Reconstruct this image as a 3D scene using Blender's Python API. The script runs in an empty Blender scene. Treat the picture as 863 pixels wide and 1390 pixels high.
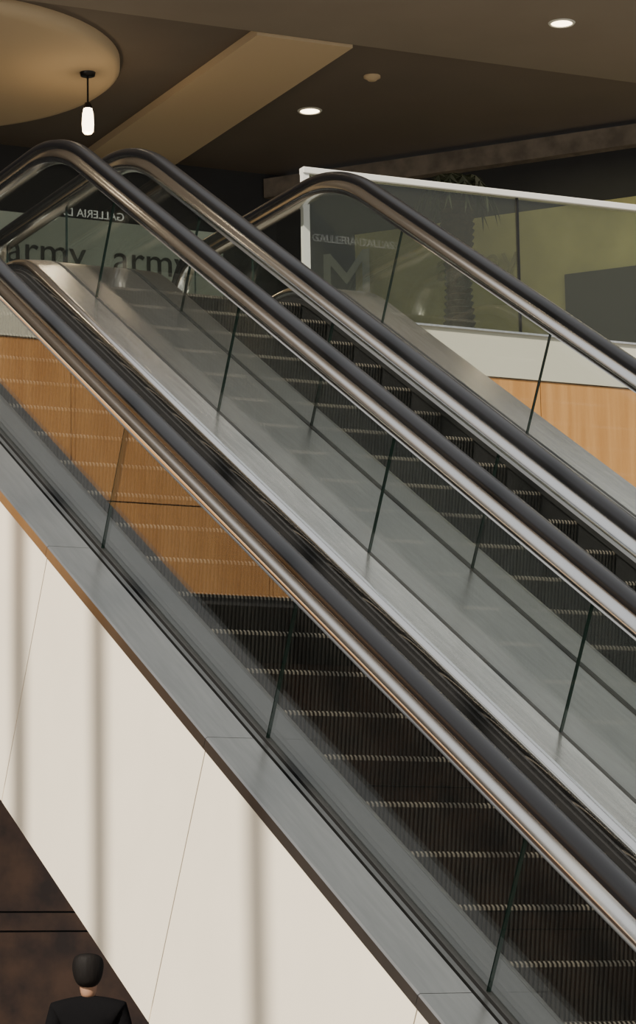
import bpy, bmesh, math, random
from mathutils import Vector, Matrix
random.seed(3)
C30,S30=math.cos(math.pi/6),.5
col=bpy.context.scene.collection

# ------------------------------------------------------------ materials
def mat(name,base=(.5,.5,.5),rough=.5,metal=0,spec=.5,noise=0,nscale=20,stretch=(1,1,1),bump=0,emis=None,es=0,base2=None):
    m=bpy.data.materials.new(name);m.use_nodes=True;nt=m.node_tree;b=nt.nodes["Principled BSDF"]
    b.inputs["Base Color"].default_value=(*base,1);b.inputs["Roughness"].default_value=rough
    b.inputs["Metallic"].default_value=metal;b.inputs["Specular IOR Level"].default_value=spec
    if emis: b.inputs["Emission Color"].default_value=(*emis,1);b.inputs["Emission Strength"].default_value=es
    if noise or bump:
        tc=nt.nodes.new("ShaderNodeTexCoord");mp=nt.nodes.new("ShaderNodeMapping");mp.inputs["Scale"].default_value=stretch
        n=nt.nodes.new("ShaderNodeTexNoise");n.inputs["Scale"].default_value=nscale;n.inputs["Detail"].default_value=6
        nt.links.new(tc.outputs["Object"],mp.inputs[0]);nt.links.new(mp.outputs[0],n.inputs["Vector"])
        if noise:
            mx=nt.nodes.new("ShaderNodeMix");mx.data_type='RGBA'
            c2=base2 or tuple(c*(1-noise) for c in base)
            mx.inputs[6].default_value=(*base,1);mx.inputs[7].default_value=(*c2,1)
            rp=nt.nodes.new("ShaderNodeMapRange");rp.inputs[1].default_value=.35;rp.inputs[2].default_value=.65
            nt.links.new(n.outputs["Fac"],rp.inputs[0]);nt.links.new(rp.outputs[0],mx.inputs[0])
            nt.links.new(mx.outputs[2],b.inputs["Base Color"])
        if bump:
            bp=nt.nodes.new("ShaderNodeBump");bp.inputs["Strength"].default_value=bump;bp.inputs["Distance"].default_value=.01
            nt.links.new(n.outputs["Fac"],bp.inputs["Height"]);nt.links.new(bp.outputs[0],b.inputs["Normal"])
    return m
def glassmat(name,tint,haze,hazecol,f0=.04):
    m=bpy.data.materials.new(name);m.use_nodes=True;nt=m.node_tree;nt.nodes.clear()
    out=nt.nodes.new("ShaderNodeOutputMaterial")
    tr=nt.nodes.new("ShaderNodeBsdfTransparent");tr.inputs[0].default_value=(*tint,1)
    gl=nt.nodes.new("ShaderNodeBsdfGlossy");gl.inputs["Roughness"].default_value=0.0;gl.inputs["Color"].default_value=(1,1,1,1)
    df=nt.nodes.new("ShaderNodeBsdfDiffuse");df.inputs[0].default_value=(*hazecol,1)
    lw=nt.nodes.new("ShaderNodeLayerWeight");lw.inputs["Blend"].default_value=.5
    pw=nt.nodes.new("ShaderNodeMath");pw.operation='POWER';pw.inputs[1].default_value=5
    ml=nt.nodes.new("ShaderNodeMath");ml.operation='MULTIPLY_ADD';ml.inputs[1].default_value=1-f0;ml.inputs[2].default_value=f0
    nt.links.new(lw.outputs["Facing"],pw.inputs[0]);nt.links.new(pw.outputs[0],ml.inputs[0])
    m1=nt.nodes.new("ShaderNodeMixShader");m1.inputs[0].default_value=haze
    nt.links.new(tr.outputs[0],m1.inputs[1]);nt.links.new(df.outputs[0],m1.inputs[2])
    m2=nt.nodes.new("ShaderNodeMixShader");nt.links.new(ml.outputs[0],m2.inputs[0])
    nt.links.new(m1.outputs[0],m2.inputs[1]);nt.links.new(gl.outputs[0],m2.inputs[2])
    nt.links.new(m2.outputs[0],out.inputs[0]);return m
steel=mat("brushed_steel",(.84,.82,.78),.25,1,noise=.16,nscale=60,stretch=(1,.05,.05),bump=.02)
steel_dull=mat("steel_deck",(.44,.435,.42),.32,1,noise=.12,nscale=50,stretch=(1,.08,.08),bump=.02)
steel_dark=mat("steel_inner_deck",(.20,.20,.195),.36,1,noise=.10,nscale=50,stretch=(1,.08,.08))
steel_pol=mat("polished_steel",(.94,.94,.93),.16,1)
rubber=mat("black_rubber",(.006,.006,.007),.30,0,.42)
gasket=mat("gasket",(.01,.01,.01),.6)
skirtm=mat("skirt_black",(.02,.02,.02),.45,.3,noise=.5,nscale=90)
glass=glassmat("balustrade_glass",(.92,.935,.92),.002,(.5,.55,.5))
gedge=mat("glass_edge",(.01,.025,.02),.2)
guardglass=glassmat("guard_glass",(.78,.81,.73),.016,(.55,.55,.36))  # olive haze stands in for the bright atrium reflected in the guard
cream=mat("cream_panel",(.95,.87,.72),.40,0,.4,noise=.04,nscale=3)
white=mat("slab_white",(.62,.61,.50),.5)
stepm=mat("step_black",(.006,.006,.006),.38,.2,.3)
stepr=mat("step_rib",(.028,.026,.023),.40,.4,.4)
stepn=mat("step_nosing_glint",(.15,.13,.10),.40,.5)  # lighter colour paints the light caught on the nosing teeth
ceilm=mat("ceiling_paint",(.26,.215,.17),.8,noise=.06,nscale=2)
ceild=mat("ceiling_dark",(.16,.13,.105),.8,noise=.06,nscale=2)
beige=mat("beige_plaster",(.60,.46,.29),.8)
headerm=mat("header_plaster",(.24,.20,.16),.85,noise=.4,nscale=8)
walld=mat("wall_dark",(.026,.026,.028),.7,noise=.2,nscale=3)
wallo=mat("wall_olive_glow",(.44,.42,.21),.7,noise=.35,nscale=1.5)  # olive colour stands in for the glow mirrored in the guard glass
signm=mat("sign_panel_glow",(.42,.46,.38),.6,noise=.15,nscale=3,emis=(.75,.85,.68),es=.10)  # slight emission added to brighten the otherwise unlit board
inkm=mat("sign_ink",(.06,.065,.06),.6)
inkg=mat("ghost_ink",(.20,.19,.10),.6)
redm=mat("sign_red",(.30,.07,.05),.6)
dullw=mat("dull_letter",(.34,.36,.36),.6)
marble=mat("marble_brown",(.16,.085,.05),.35,0,.5,noise=.7,nscale=4,base2=(.05,.028,.02))
groovem=mat("groove_black",(.006,.005,.004),.6)
floorm=mat("floor_stone",(.30,.27,.23),.35,noise=.2,nscale=2)
trimw=mat("trim_white",(.75,.75,.7),.4)
lampm=mat("lamp_glow",(1,.9,.7),.4,emis=(1,.80,.52),es=9)
blackm=mat("dark_metal",(.02,.02,.02),.4,.5)
bark=mat("palm_bark",(.035,.02,.013),.9,noise=.6,nscale=30,bump=.5)
leafm=mat("palm_leaf",(.022,.03,.012),.7)
skin=mat("skin",(.35,.2,.13),.5);hair=mat("hair_black",(.006,.005,.005),.7,spec=.2,bump=.4,nscale=60,stretch=(1,1,.1))
cloth=mat("dark_jacket",(.006,.006,.007),.95,spec=.05,bump=.2,nscale=40);troush=mat("dark_trousers",(.010,.010,.012),.9)
wood=mat("wood_veneer",(.64,.335,.115),.38,0,.45,noise=.35,nscale=7,stretch=(3,3,.15),base2=(.52,.25,.075))

# ------------------------------------------------------------ helpers
def mk(name,verts,faces,mats,parent=None,fm=None,smooth=False):
    me=bpy.data.meshes.new(name);me.from_pydata([tuple(v) for v in verts],[],faces)
    for m in (mats if isinstance(mats,list) else [mats]): me.materials.append(m)
    if fm:
        for p,i in zip(me.polygons,fm): p.material_index=i
    bm=bmesh.new();bm.from_mesh(me);bmesh.ops.recalc_face_normals(bm,faces=bm.faces);bm.to_mesh(me);bm.free()
    if smooth:
        for p in me.polygons:p.use_smooth=True
    o=bpy.data.objects.new(name,me);col.objects.link(o)
    if parent:o.parent=parent
    return o
def empty(name,loc=(0,0,0)):
    o=bpy.data.objects.new(name,None);o.location=loc;col.objects.link(o);return o
def boxg(lo,hi,off=0):
    x0,y0,z0=lo;x1,y1,z1=hi
    v=[(x0,y0,z0),(x1,y0,z0),(x1,y1,z0),(x0,y1,z0),(x0,y0,z1),(x1,y0,z1),(x1,y1,z1),(x0,y1,z1)]
    f=[(0,3,2,1),(4,5,6,7),(0,1,5,4),(1,2,6,5),(2,3,7,6),(3,0,4,7)]
    return v,[tuple(i+off for i in q) for q in f]
def box(name,lo,hi,m,parent=None,bev=0):
    v,f=boxg(lo,hi);o=mk(name,v,f,m,parent)
    if bev:
        b=o.modifiers.new("bev",'BEVEL');b.width=bev;b.segments=2
    return o
def lathe(name,prof,m,loc,parent=None,seg=48,smooth=True,fm=None):
    v=[];f=[];k=len(prof)
    for i in range(seg):
        a=2*math.pi*i/seg
        for r,z in prof: v.append((loc[0]+r*math.cos(a),loc[1]+r*math.sin(a),loc[2]+z))
    for i in range(seg):
        for j in range(k-1):
            a=i*k+j;b=((i+1)%seg)*k+j;f.append((a,b,b+1,a+1))
    o=mk(name,v,f,m,parent,smooth=False)
    if smooth:
        for p in o.data.polygons:p.use_smooth=True
    return o

# ------------------------------------------------------------ escalator path
R1=1.0;T1=R1*math.tan(math.radians(15));ZB=-5.12;TB=ZB/S30;YB=TB*C30;R2=1.5;T2=R2*math.tan(math.radians(15))
TEND=1.9;TLOW=TB-2.0
def base(t):
    if t>=T1:return (t,0,0)
    if t>-T1:
        a=math.radians(30)*(T1-t)/(2*T1);return (T1-R1*math.sin(a),-R1+R1*math.cos(a),a)
    if t>TB+T2:return (t*C30,t*S30,math.radians(30))
    if t>TB-T2:
        a=math.radians(30)*(t-TB+T2)/(2*T2);return (YB-T2+R2*math.sin(a),ZB+R2-R2*math.cos(a),a)
    return (YB+(t-TB),ZB,0)
def frame(t):
    y,z,a=base(t);return (y,z,-math.sin(a),math.cos(a))
def frames(t0,t1):
    ts={t0,t1}
    for lo,hi,n in ((-T1,T1,14),(TB-T2,TB+T2,14)):
        for i in range(n+1):
            t=lo+(hi-lo)*i/n
            if t0<t<t1:ts.add(t)
    return [frame(t) for t in sorted(ts)]
def sweep(name,prof,frs,m,parent,closed=True,smooth=False):
    v=[];f=[];k=len(prof)
    for (y,z,ny,nz) in frs:
        for x,h in prof:v.append((x,y+ny*h,z+nz*h))
    nr=len(frs)
    for i in range(nr-1):
        for j in range(k if closed else k-1):
            j2=(j+1)%k;f.append((i*k+j,i*k+j2,(i+1)*k+j2,(i+1)*k+j))
    if closed:
        f.append(tuple(range(k)));f.append(tuple((nr-1)*k+i for i in range(k)))
    o=mk(name,v,f,m,parent)
    if smooth:
        for p in o.data.polygons:p.use_smooth=(len(p.vertices)==4)
        e=o.modifiers.new("es",'EDGE_SPLIT');e.split_angle=math.radians(35)
    return o
def rect(x0,x1,h0,h1):return [(x0,h0),(x1,h0),(x1,h1),(x0,h1)]
Q=.53
def newel(fr):
    a=[];r=.30
    for i in range(17):
        th=math.radians(-90+180*i/16)
        ny,nz=math.cos(th),math.sin(th);a.append((TEND+ny*(r-.6),.6-r+nz*(r-.6),ny,nz))
    yb,zb,_=base(TLOW)
    b=[]
    for i in range(17):
        th=math.radians(90+180*i/16)
        ny,nz=math.cos(th),math.sin(th);b.append((yb+ny*(r-.6),zb+.6-r+nz*(r-.6),ny,nz))
    return list(reversed(b))+fr+list(reversed(a))
def handrail(i,x,par):
    h=[(-.032,.611),(-.039,.618),(-.041,.633),(-.037,.647),(-.026,.656),(0,.660)]
    prof=[(x+a,b) for a,b in h]+[(x-a,b) for a,b in reversed(h[:-1])]
    sweep("handrail_belt_%d"%i,prof,newel(frames(TLOW,TEND)),rubber,par,smooth=True)
    h=[(-.026,.612),(-.028,.604),(-.036,.588),(-.045,.571),(-.047,.561),(-.044,.550),(-.036,.536),(-.018,.530)]
    g=[(x+a,b) for a,b in h]+[(x-a,b) for a,b in reversed(h)]
    sweep("handrail_guide_%d"%i,g,newel(frames(TLOW,TEND)),steel_pol,par,smooth=True)
def glasspanels(i,x,t1,par):
    js=[t1+k*1.79 for k in range(-9,6)]
    js=[j for j in js if TLOW+.2<j<TEND-.3]
    cuts=[TLOW]+js+[TEND]
    for k in range(len(cuts)-1):
        a,b=cuts[k]+.003,cuts[k+1]-.003
        fr=frames(a,b);o=sweep("glass_panel_%d_%d"%(i,k),rect(x-.006,x+.006,-.02,Q+.005),fr,[glass,gedge],par)
        n=len(o.data.polygons);o.data.polygons[n-1].material_index=1;o.data.polygons[n-2].material_index=1
    for nm,yy,zz,sg in (("upper",TEND,0,1),("lower",base(TLOW)[0],ZB,-1)):
        arc=[(yy+sg*.24*math.cos(math.radians(a)),zz+.28+.24*math.sin(math.radians(a))) for a in range(-90,91,10)]
        poly=[(yy,zz+.04)]+arc
        v=[(x-.006,*q) for q in poly]+[(x+.006,*q) for q in poly];m=len(poly)
        f=[tuple(range(m)),tuple(range(2*m-1,m-1,-1))]+[(a,(a+1)%m,m+(a+1)%m,m+a) for a in range(m)]
        mk("glass_end_%s_%d"%(nm,i),v,f,glass,par)

# step mesh (shared)
def stepmesh(w,rise=.19,run=.335):
    nr=50;p=w/nr;d=.010
    path=[]
    for i in range(6):
        u=i/5;z=-rise-.02+(rise+.005)*u
        path.append((.028*math.sin((1-u)*1.4),z,-1,.0))
    path+=[(.002,-.008,-1,.6),(.008,-.001,-.4,1),(.03,0,0,1),(run+.02,0,0,1)]
    v=[];f=[];fm=[]
    for (y,z,ny,nz) in path:
        for i in range(nr):
            x0=i*p
            for dx,lv in ((0,0),(.0*p,1),(.45*p,1),(.45*p,0)):
                o=d*(1 if lv else 0)
                v.append((x0+dx,y+ny*o*.9,z+nz*o*.5))
    k=nr*4
    for r in range(len(path)-1):
        for i in range(k-1):
            a=r*k+i;f.append((a,a+1,a+1+k,a+k))
            fm.append((2 if r in (5,6) else 1) if i%4==1 else 0)
    me=bpy.data.meshes.new("step");me.from_pydata(v,[],f)
    for m in (stepm,stepr,stepn):me.materials.append(m)
    for q,i in zip(me.polygons,fm):q.material_index=i
    return me
WST=.85
smesh=stepmesh(WST)
STEP0=-.10;PITCH=.38
def escalator(x0,tj,near_deck):
    e=empty("escalator");xa,xb=x0,x0+1.24
    allf=frames(TLOW-.15,TEND+.15)
    for i,(x,t) in enumerate(((xa,tj[0]),(xb,tj[1]))):
        handrail(i,x,e);glasspanels(i,x,t,e)
        sweep("glass_gasket_%d"%i,rect(x-.012,x+.012,-.04,.003),allf,gasket,e)
    for s,x,n in ((1,xa,0),(-1,xb,1)):
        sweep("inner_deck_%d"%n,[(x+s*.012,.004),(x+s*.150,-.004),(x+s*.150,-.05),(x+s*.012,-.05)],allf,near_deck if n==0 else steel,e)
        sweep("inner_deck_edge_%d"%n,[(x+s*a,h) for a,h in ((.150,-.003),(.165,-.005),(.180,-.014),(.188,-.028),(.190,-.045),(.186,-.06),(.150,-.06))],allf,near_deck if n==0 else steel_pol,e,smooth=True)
        sweep("skirt_%d"%n,rect(x+s*.150,x+s*.190,-.50,-.06),allf,skirtm,e)
        sweep("skirt_brush_%d"%n,rect(x+s*.190,x+s*.203,-.10,-.075),allf,gasket,e)
    k=0
    t=STEP0+PITCH*2
    while t>TB-.8:
        y,z,ny,nz=frame(t);o=bpy.data.objects.new("step_%02d"%k,smesh);col.objects.link(o);o.parent=e
        o.location=(xa+.195,y+ny*(-.10),z+nz*(-.10));k+=1;t-=PITCH
    box("comb_plate_upper",(xa+.19,.78,-.14),(xb-.19,TEND+.15,-.085),steel_dull,e)
    yb=base(TB-.8)[0];box("comb_plate_lower",(xa+.19,base(TLOW-.15)[0],ZB-.14),(xb-.19,yb,ZB-.085),steel_dull,e)
    sweep("truss",rect(xa-.20,xb+.20,-1.06,-.52),allf,skirtm,e)
    sweep("truss_soffit",rect(xa-.22,xb+.22,-1.12,-1.06),allf,cream,e)
    return e
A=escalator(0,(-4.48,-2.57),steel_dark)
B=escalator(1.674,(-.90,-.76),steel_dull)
allf=frames(TLOW-.15,TEND+.15)
jt=[-4.48+k*1.79 for k in range(-4,4)]
cuts=[TLOW-.15]+[j for j in jt if TLOW<j<TEND]+[TEND+.15]
for k in range(len(cuts)-1):
    fr=frames(cuts[k]+.0015,cuts[k+1]-.0015)
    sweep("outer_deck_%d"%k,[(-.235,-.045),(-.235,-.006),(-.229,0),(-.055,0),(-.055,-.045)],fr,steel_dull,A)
    fr=frames(cuts[k]+.004,cuts[k+1]-.004)
    sweep("side_cladding_%d"%k,rect(-.226,-.205,-1.12,-.047),fr,cream,A)
    sweep("side_cladding_right_%d"%k,rect(3.14-.02,3.14,-1.12,-.047),fr,cream,B)
sweep("deck_channel_0",rect(-.055,-.013,-.05,-.010),allf,gasket,A)
sweep("deck_bead_0",[(-.046,-.012),(-.046,.004),(-.028,.004),(-.028,-.012)],allf,steel_dark,A)
sweep("outer_deck_back",rect(-.204,-.19,-1.06,-.05),allf,skirtm,A)
sweep("middle_deck",rect(1.252,1.662,-.05,0),allf,steel_dull,A)
sweep("outer_deck_right",rect(2.927,3.15,-.05,0),allf,steel,B)

# ------------------------------------------------------------ building
FZ=-.085
sl=empty("upper_floor_slab")
for i,(lo,hi) in enumerate((((-9,.5,-.35),(-.26,8,FZ)),((3.17,.5,-.35),(10,8,FZ)),((-.26,2.1,-.35),(3.17,8,FZ)))):
    box("slab_%d"%i,lo,hi,floorm,sl)
box("trim_slab_edge_right",(3.17,.465,-.355),(10,.499,FZ+.01),white)
box("trim_slab_edge_left",(-9,.465,-.355),(-.26,.499,FZ+.01),white)
def fascia(name,xs,zs):
    p=empty(name)
    for i in range(len(xs)-1):
        for j in range(len(zs)-1):
            box("panel_%d_%d"%(i,j),(xs[i]+.003,.475,zs[j]+.004),(xs[i+1]-.003,.498,zs[j+1]-.004),wood,p)
    box("backing",(xs[0],.498,zs[0]),(xs[-1],.52,zs[-1]),groovem,p)
fascia("wood_fascia_right",[3.17,4.55,6.0,7.2,8.4,9.6],[-1.75,-1.25,-.357])
fascia("wood_fascia_left",[-9,-7.4,-6.1,-4.8,-3.5,-2.75,-1.55,-.26],[-1.75,-1.25,-.357])
box("ceiling_lower_level",(-9,.5,-1.80),(10,8,-1.752),walld)
box("floor",(-16,-30,-5.4),(16,10,-5.205),floorm)
mw=empty("wall_marble")
zs=[-5.2,-4.4,-3.55,-3.43,-2.6,-1.8]
xs=[-9,-5,-1,4.5,10]
for i in range(len(xs)-1):
    for j in range(len(zs)-1):
        box("slab_%d_%d"%(i,j),(xs[i]+.002,3.0,zs[j]+.006),(xs[i+1]-.002,3.04,zs[j+1]-.006),marble,mw)
box("backing",(-9,3.03,-5.2),(10,3.1,-1.8),groovem,mw)
box("wall_back",(-9,6.15,FZ),(5.55,6.3,2.6),walld)
box("wall_left",(-9.1,.5,-5.2),(-9,8,2.6),walld)
dv=Vector((.625,-.78,0)).normalized();nv=Vector((-.78,-.625,0)).normalized();P0=Vector((5.55,6.04,0))
def dwall(name,s0,s1,z0,z1,off,m,parent=None,th=.04):
    a=P0+dv*s0+nv*off;b=P0+dv*s1+nv*off;c=b-nv*th;d=a-nv*th
    v=[(q.x,q.y,z) for z in (z0,z1) for q in (a,b,c,d)]
    f=[(0,1,2,3),(4,5,6,7),(0,1,5,4),(1,2,6,5),(2,3,7,6),(3,0,4,7)]
    return mk(name,v,f,m,parent)
dwall("wall_diagonal",-.2,6.0,FZ,2.45,0,walld,th=.15)
sf=empty("storefront")
dwall("olive_glow_panel",.55,6.0,.3,1.92,.02,wallo,sf,.019)
dwall("dark_panel",2.3,6.0,.3,1.38,.05,walld,sf,.029)
dwall("dark_sill",-.1,.55,.3,1.7,.04,walld,sf,.03)
dwall("header_plaster",-.2,5.9,2.30,2.455,.10,headerm,sf,.1)
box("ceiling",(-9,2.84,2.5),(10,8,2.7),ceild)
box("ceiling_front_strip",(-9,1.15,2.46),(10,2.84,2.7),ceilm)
box("ceiling_beam",(3.8,2.85,2.44),(4.52,6.14,2.499),beige)
lathe("ceiling_disc_soffit",[(0,2.40),(1.38,2.40),(1.44,2.41),(1.48,2.44),(1.48,2.499)],beige,(1.84,4.42,0),seg=96)
def downlight(x,y,z):
    e=empty("recessed_downlight",(x,y,z))
    lathe("trim_ring",[(.072,-.001),(.072,-.008),(.085,-.010),(.092,-.001)],trimw,(0,0,0),e)
    lathe("lens",[(0,-.004),(.071,-.004)],lampm,(0,0,0),e,smooth=False)
    l=bpy.data.lights.new("downlight_lamp",'SPOT');l.energy=15;l.color=(1,.8,.55);l.spot_size=math.radians(110);l.spot_blend=.6;l.shadow_soft_size=.06
    o=bpy.data.objects.new("downlight_lamp",l);o.location=(0,0,-.03);col.objects.link(o);o.parent=e
for x,y,z in ((4.96,4.46,2.5),(5.61,1.88,2.46),(2.2,1.9,2.46),(-.5,2.0,2.46),(.2,5.2,2.5),(7.6,2.1,2.46)):downlight(x,y,z)
lathe("smoke_detector",[(0,-.035),(.03,-.035),(.045,-.02),(.06,-.015),(.06,-.001)],beige,(5.01,3.53,2.5))
pl=empty("pendant_lamp",(3.0,3.94,0))
lathe("canopy",[(0,2.37),(.05,2.375),(.055,2.40)],blackm,(0,0,0),pl)
lathe("cord",[(.007,2.17),(.007,2.38)],blackm,(0,0,0),pl,seg=12)
lathe("cap",[(0,2.19),(.022,2.18),(.030,2.15),(.030,2.13)],blackm,(0,0,0),pl)
lathe("shade",[(.030,2.14),(.038,2.10),(.042,2.03),(.038,1.975),(.025,1.96),(0,1.958)],lampm,(0,0,0),pl)
l=bpy.data.lights.new("pendant_bulb",'POINT');l.energy=5;l.color=(1,.70,.38);l.shadow_soft_size=.05
o=bpy.data.objects.new("pendant_bulb",l);o.location=(0,-.0,1.9);col.objects.link(o);o.parent=pl
l=bpy.data.lights.new("storefront_fill",'AREA');l.shape='RECTANGLE';l.size=2.6;l.size_y=.2;l.energy=13;l.color=(1,.92,.55)  # added fill light to brighten the olive wall, no fixture there
o=bpy.data.objects.new("storefront_fill",l);q=P0+dv*3.2+nv*.8;o.location=(q.x,q.y,2.25);col.objects.link(o)
o.rotation_euler=(0,0,math.atan2(dv.y,dv.x))
gd=empty("glass_guardrail")
box("top_rail",(2.98,.44,.762),(9.5,.50,.80),trimw,gd,.004)
box("end_post",(2.98,.45,FZ),(3.02,.49,.763),trimw,gd)
box("base_shoe",(3.17,.45,FZ),(9.5,.49,FZ+.012),steel,gd)
gx=[3.025,4.42,6.9,9.45]
for i in range(3):
    box("pane_%d"%i,(gx[i]+.005,.464,FZ+.012),(gx[i+1]-.005,.476,.762),guardglass,gd)
for i in (1,2): box("joint_%d"%i,(gx[i]-.006,.46,FZ+.012),(gx[i]+.006,.48,.762),blackm,gd)
def text(name,body,size,m,loc,rot,mirror=False,parent=None,ext=.003):
    c=bpy.data.curves.new(name,'FONT');c.body=body;c.size=size;c.extrude=ext
    o=bpy.data.objects.new(name,c);col.objects.link(o);c.materials.append(m)
    o.location=loc;o.rotation_euler=rot
    if mirror:o.scale=(-1,1,1)
    if parent:o.parent=parent
    return o
sg=empty("storefront_sign")
box("board",(2.4,6.05,.6),(4.95,6.14,1.95),signm,sg)
for x in (3.15,4.02):  # repeated words stand in for mirrored images of the sign
    text("lettering","army",.32,inkm,(x,6.04,1.56),(math.pi/2,0,0),parent=sg)
    text("lettering_red","navy",.32,redm,(x,6.04,1.30),(math.pi/2,0,0),parent=sg)
ang=math.atan2(dv.y,dv.x)
q=P0+dv*.25+nv*.06;text("letter_m","M",.62,dullw,(q.x,q.y,1.36),(math.pi/2,0,ang),parent=sf)
q=P0+dv*1.25+nv*.06;text("lettering_small","army",.34,inkg,(q.x,q.y,1.45),(math.pi/2,0,ang),parent=sf)
text("mirrored_sign","GALLERIA DALLAS",.07,dullw,(2.28,1.5,.66),(math.pi/2,0,0),mirror=True)  # reversed letters stand in for a sign mirrored in the glass
# palm set behind the guard, standing in for a reflection in its glass
pp=empty("palm_reflection",(5.0,2.3,0))
prof=[];z=FZ+.30
while z<1.28:
    r=.085+.012*math.sin(z*7)
    prof+=[(r,z),(r+.022,z+.035),(r,z+.04)];z+=.045
lathe("trunk",prof,bark,(0,0,0),pp,seg=20,smooth=False)
lathe("planter",[(0,FZ),(.20,FZ),(.26,FZ+.30),(.24,FZ+.30),(.22,FZ+.27),(0,FZ+.27)],blackm,(0,0,0),pp)
v=[];f=[]
for i in range(14):
    a=2*math.pi*i/14+random.uniform(-.15,.15);L=random.uniform(.22,.34)
    pts=[]
    for j in range(9):
        u=j/8;pts.append(Vector((math.cos(a)*L*u,math.sin(a)*L*u,1.27+.20*math.sin(u*2.6)-.16*u*u)))
    side=Vector((-math.sin(a),math.cos(a),0))
    for j in range(1,9):
        for s in (-1,1):
            tip=pts[j]+side*s*.08*math.sin(math.pi*(j/9))+(pts[j]-pts[j-1])*.8+Vector((0,0,-.03))
            k=len(v);v+=[pts[j-1],pts[j],tip];f.append((k,k+1,k+2))
mk("fronds",v,f,leafm,pp)
for y,rr in ((-5.02,.08),(-5.89,.075),(-7.31,.075)):  # unseen poles placed in the sun's path to cast bands on the cladding
    lathe("sun_shade_pole",[(rr,-5.2),(rr,4.2)],trimw,(-2.63,y,0),seg=24)

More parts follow.
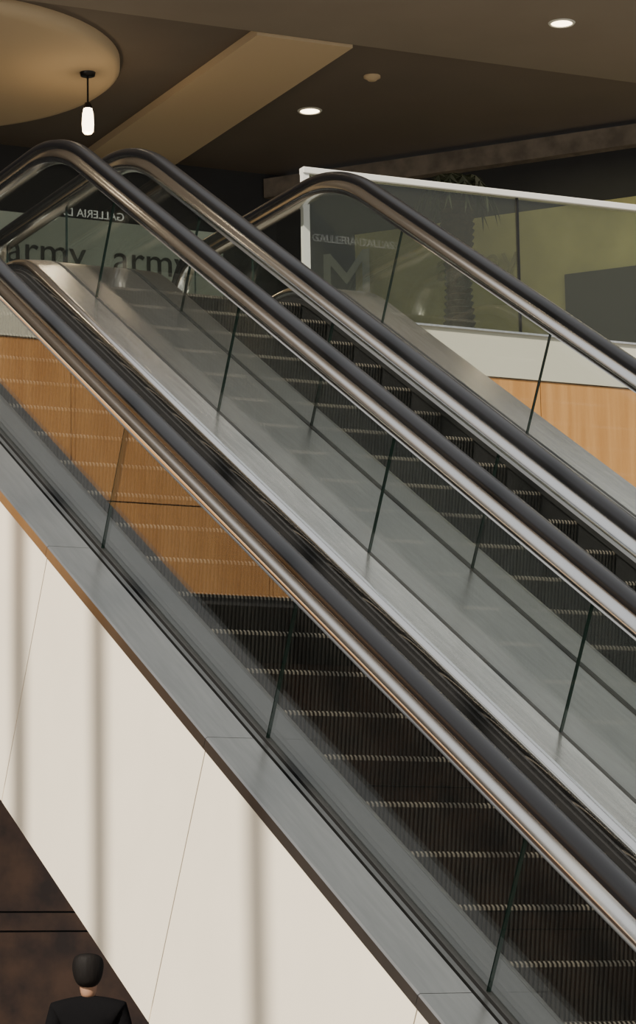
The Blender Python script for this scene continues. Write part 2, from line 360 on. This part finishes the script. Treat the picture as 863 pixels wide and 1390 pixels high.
# ------------------------------------------------------------ person below
def person(loc,rot):
    e=empty("standing_person",loc);e.rotation_euler=(0,0,rot)
    def skinobj(name,verts,edges,rad,m,root=0):
        me=bpy.data.meshes.new(name);me.from_pydata(verts,edges,[]);me.materials.append(m)
        o=bpy.data.objects.new(name,me);col.objects.link(o);o.parent=e
        md=o.modifiers.new("skin",'SKIN');md.use_smooth_shade=True
        for i,r in enumerate(rad):
            me.skin_vertices[0].data[i].radius=(r if isinstance(r,tuple) else (r,r))
        me.skin_vertices[0].data[root].use_root=True
        s=o.modifiers.new("sub",'SUBSURF');s.levels=2;s.render_levels=2
        return o
    k=.84
    V=lambda *a:[tuple(c*k for c in q) for q in a]
    vs=V((0,0,.95),(0,0,1.12),(0,0,1.30),(0,0,1.42),(0,.0,1.50),(-.19,0,1.40),(-.25,.0,1.14),(-.25,-.06,.90),(.19,0,1.40),(.25,0,1.14),(.25,-.06,.90))
    skinobj("jacket",vs,[(0,1),(1,2),(2,3),(3,4),(3,5),(5,6),(6,7),(3,8),(8,9),(9,10)],[(.15,.10),(.14,.10),(.16,.11),(.12,.09),(.055,.055),(.062,.062),(.048,.048),(.036,.036),(.062,.062),(.048,.048),(.036,.036)],cloth)
    vs=V((0,0,.95),(-.09,0,.88),(-.10,0,.50),(-.10,.02,.10),(-.10,-.12,.035),(.09,0,.88),(.10,0,.50),(.10,.02,.10),(.10,-.12,.035))
    skinobj("trousers",vs,[(0,1),(1,2),(2,3),(3,4),(0,5),(5,6),(6,7),(7,8)],[(.13,.10),(.085,.085),(.055,.055),(.04,.04),(.035,.03),(.085,.085),(.055,.055),(.04,.04),(.035,.03)],troush)
    vs=V((0,0,1.46),(0,0,1.56),(0,-.01,1.62),(0,0,1.70),(0,.0,1.745),(0,-.10,1.645),(-.085,.0,1.655),(.085,0,1.655))
    skinobj("head",vs,[(0,1),(1,2),(2,3),(3,4),(2,5),(2,6),(2,7)],[.048,.045,(.066,.075),(.07,.08),(.045,.05),.010,.012,.012],skin)
    vs=V((0,.045,1.53),(0,.035,1.62),(0,.02,1.70),(0,.01,1.75))
    skinobj("hair",vs,[(0,1),(1,2),(2,3)],[(.055,.045),(.088,.080),(.094,.092),(.068,.072)],hair)
    for s in (-1,1):
        b=(s*.25*k,-.07*k,.86*k)
        vs=[(b[0],b[1],b[2]+.02),(b[0],b[1],b[2]-.03)];ed=[(0,1)];rd=[.026,(.030,.016)]
        for i,(dy,L) in enumerate(((-.024,.060),(-.008,.070),(.008,.066),(.024,.052))):
            n0=len(vs);vs+=[(b[0],b[1]+dy,b[2]-.06),(b[0]-s*.006,b[1]+dy,b[2]-.06-L*.6),(b[0]-s*.018,b[1]+dy,b[2]-.06-L)]
            ed+=[(1,n0),(n0,n0+1),(n0+1,n0+2)];rd+=[.0085,.008,.007]
        n0=len(vs);vs+=[(b[0]-s*.01,b[1]-.04,b[2]-.03),(b[0]-s*.014,b[1]-.05,b[2]-.065)];ed+=[(0,n0),(n0,n0+1)];rd+=[.009,.008]
        skinobj("hand_%s"%("l" if s<0 else "r"),vs,ed,rd,skin)
person((1.44,0.0,-5.225),math.radians(155))

# ------------------------------------------------------------ light
w=bpy.data.worlds.new("World");bpy.context.scene.world=w;w.use_nodes=True
bg=w.node_tree.nodes["Background"];bg.inputs[0].default_value=(.97,.985,1,1);bg.inputs[1].default_value=.66
s=bpy.data.lights.new("sun",'SUN');s.energy=7.6;s.angle=math.radians(2.2);s.color=(1,.90,.76)
so=bpy.data.objects.new("sun",s);col.objects.link(so)
d=Vector((.85*.80,.527*.80,-.6));so.rotation_euler=d.to_track_quat('-Z','Y').to_euler()
# ------------------------------------------------------------ camera
psi,phi,rho=.4486,.1637,-.0172
r0=Vector((math.cos(psi),-math.sin(psi),0));wv=Vector((math.sin(psi)*math.cos(phi),math.cos(psi)*math.cos(phi),math.sin(phi)))
u0=Vector((-math.sin(psi)*math.sin(phi),-math.cos(psi)*math.sin(phi),math.cos(phi)))
r=math.cos(rho)*r0+math.sin(rho)*u0;u=-math.sin(rho)*r0+math.cos(rho)*u0
cd=bpy.data.cameras.new("camera");co=bpy.data.objects.new("camera",cd);col.objects.link(co)
M=Matrix((r,u,-wv)).transposed().to_4x4();M.translation=Vector((-4.4043,-15.0166,-4.0793));co.matrix_world=M
cd.sensor_fit='VERTICAL';cd.sensor_height=36;cd.lens=36*4109.97/1390;cd.clip_end=200
bpy.context.scene.camera=co
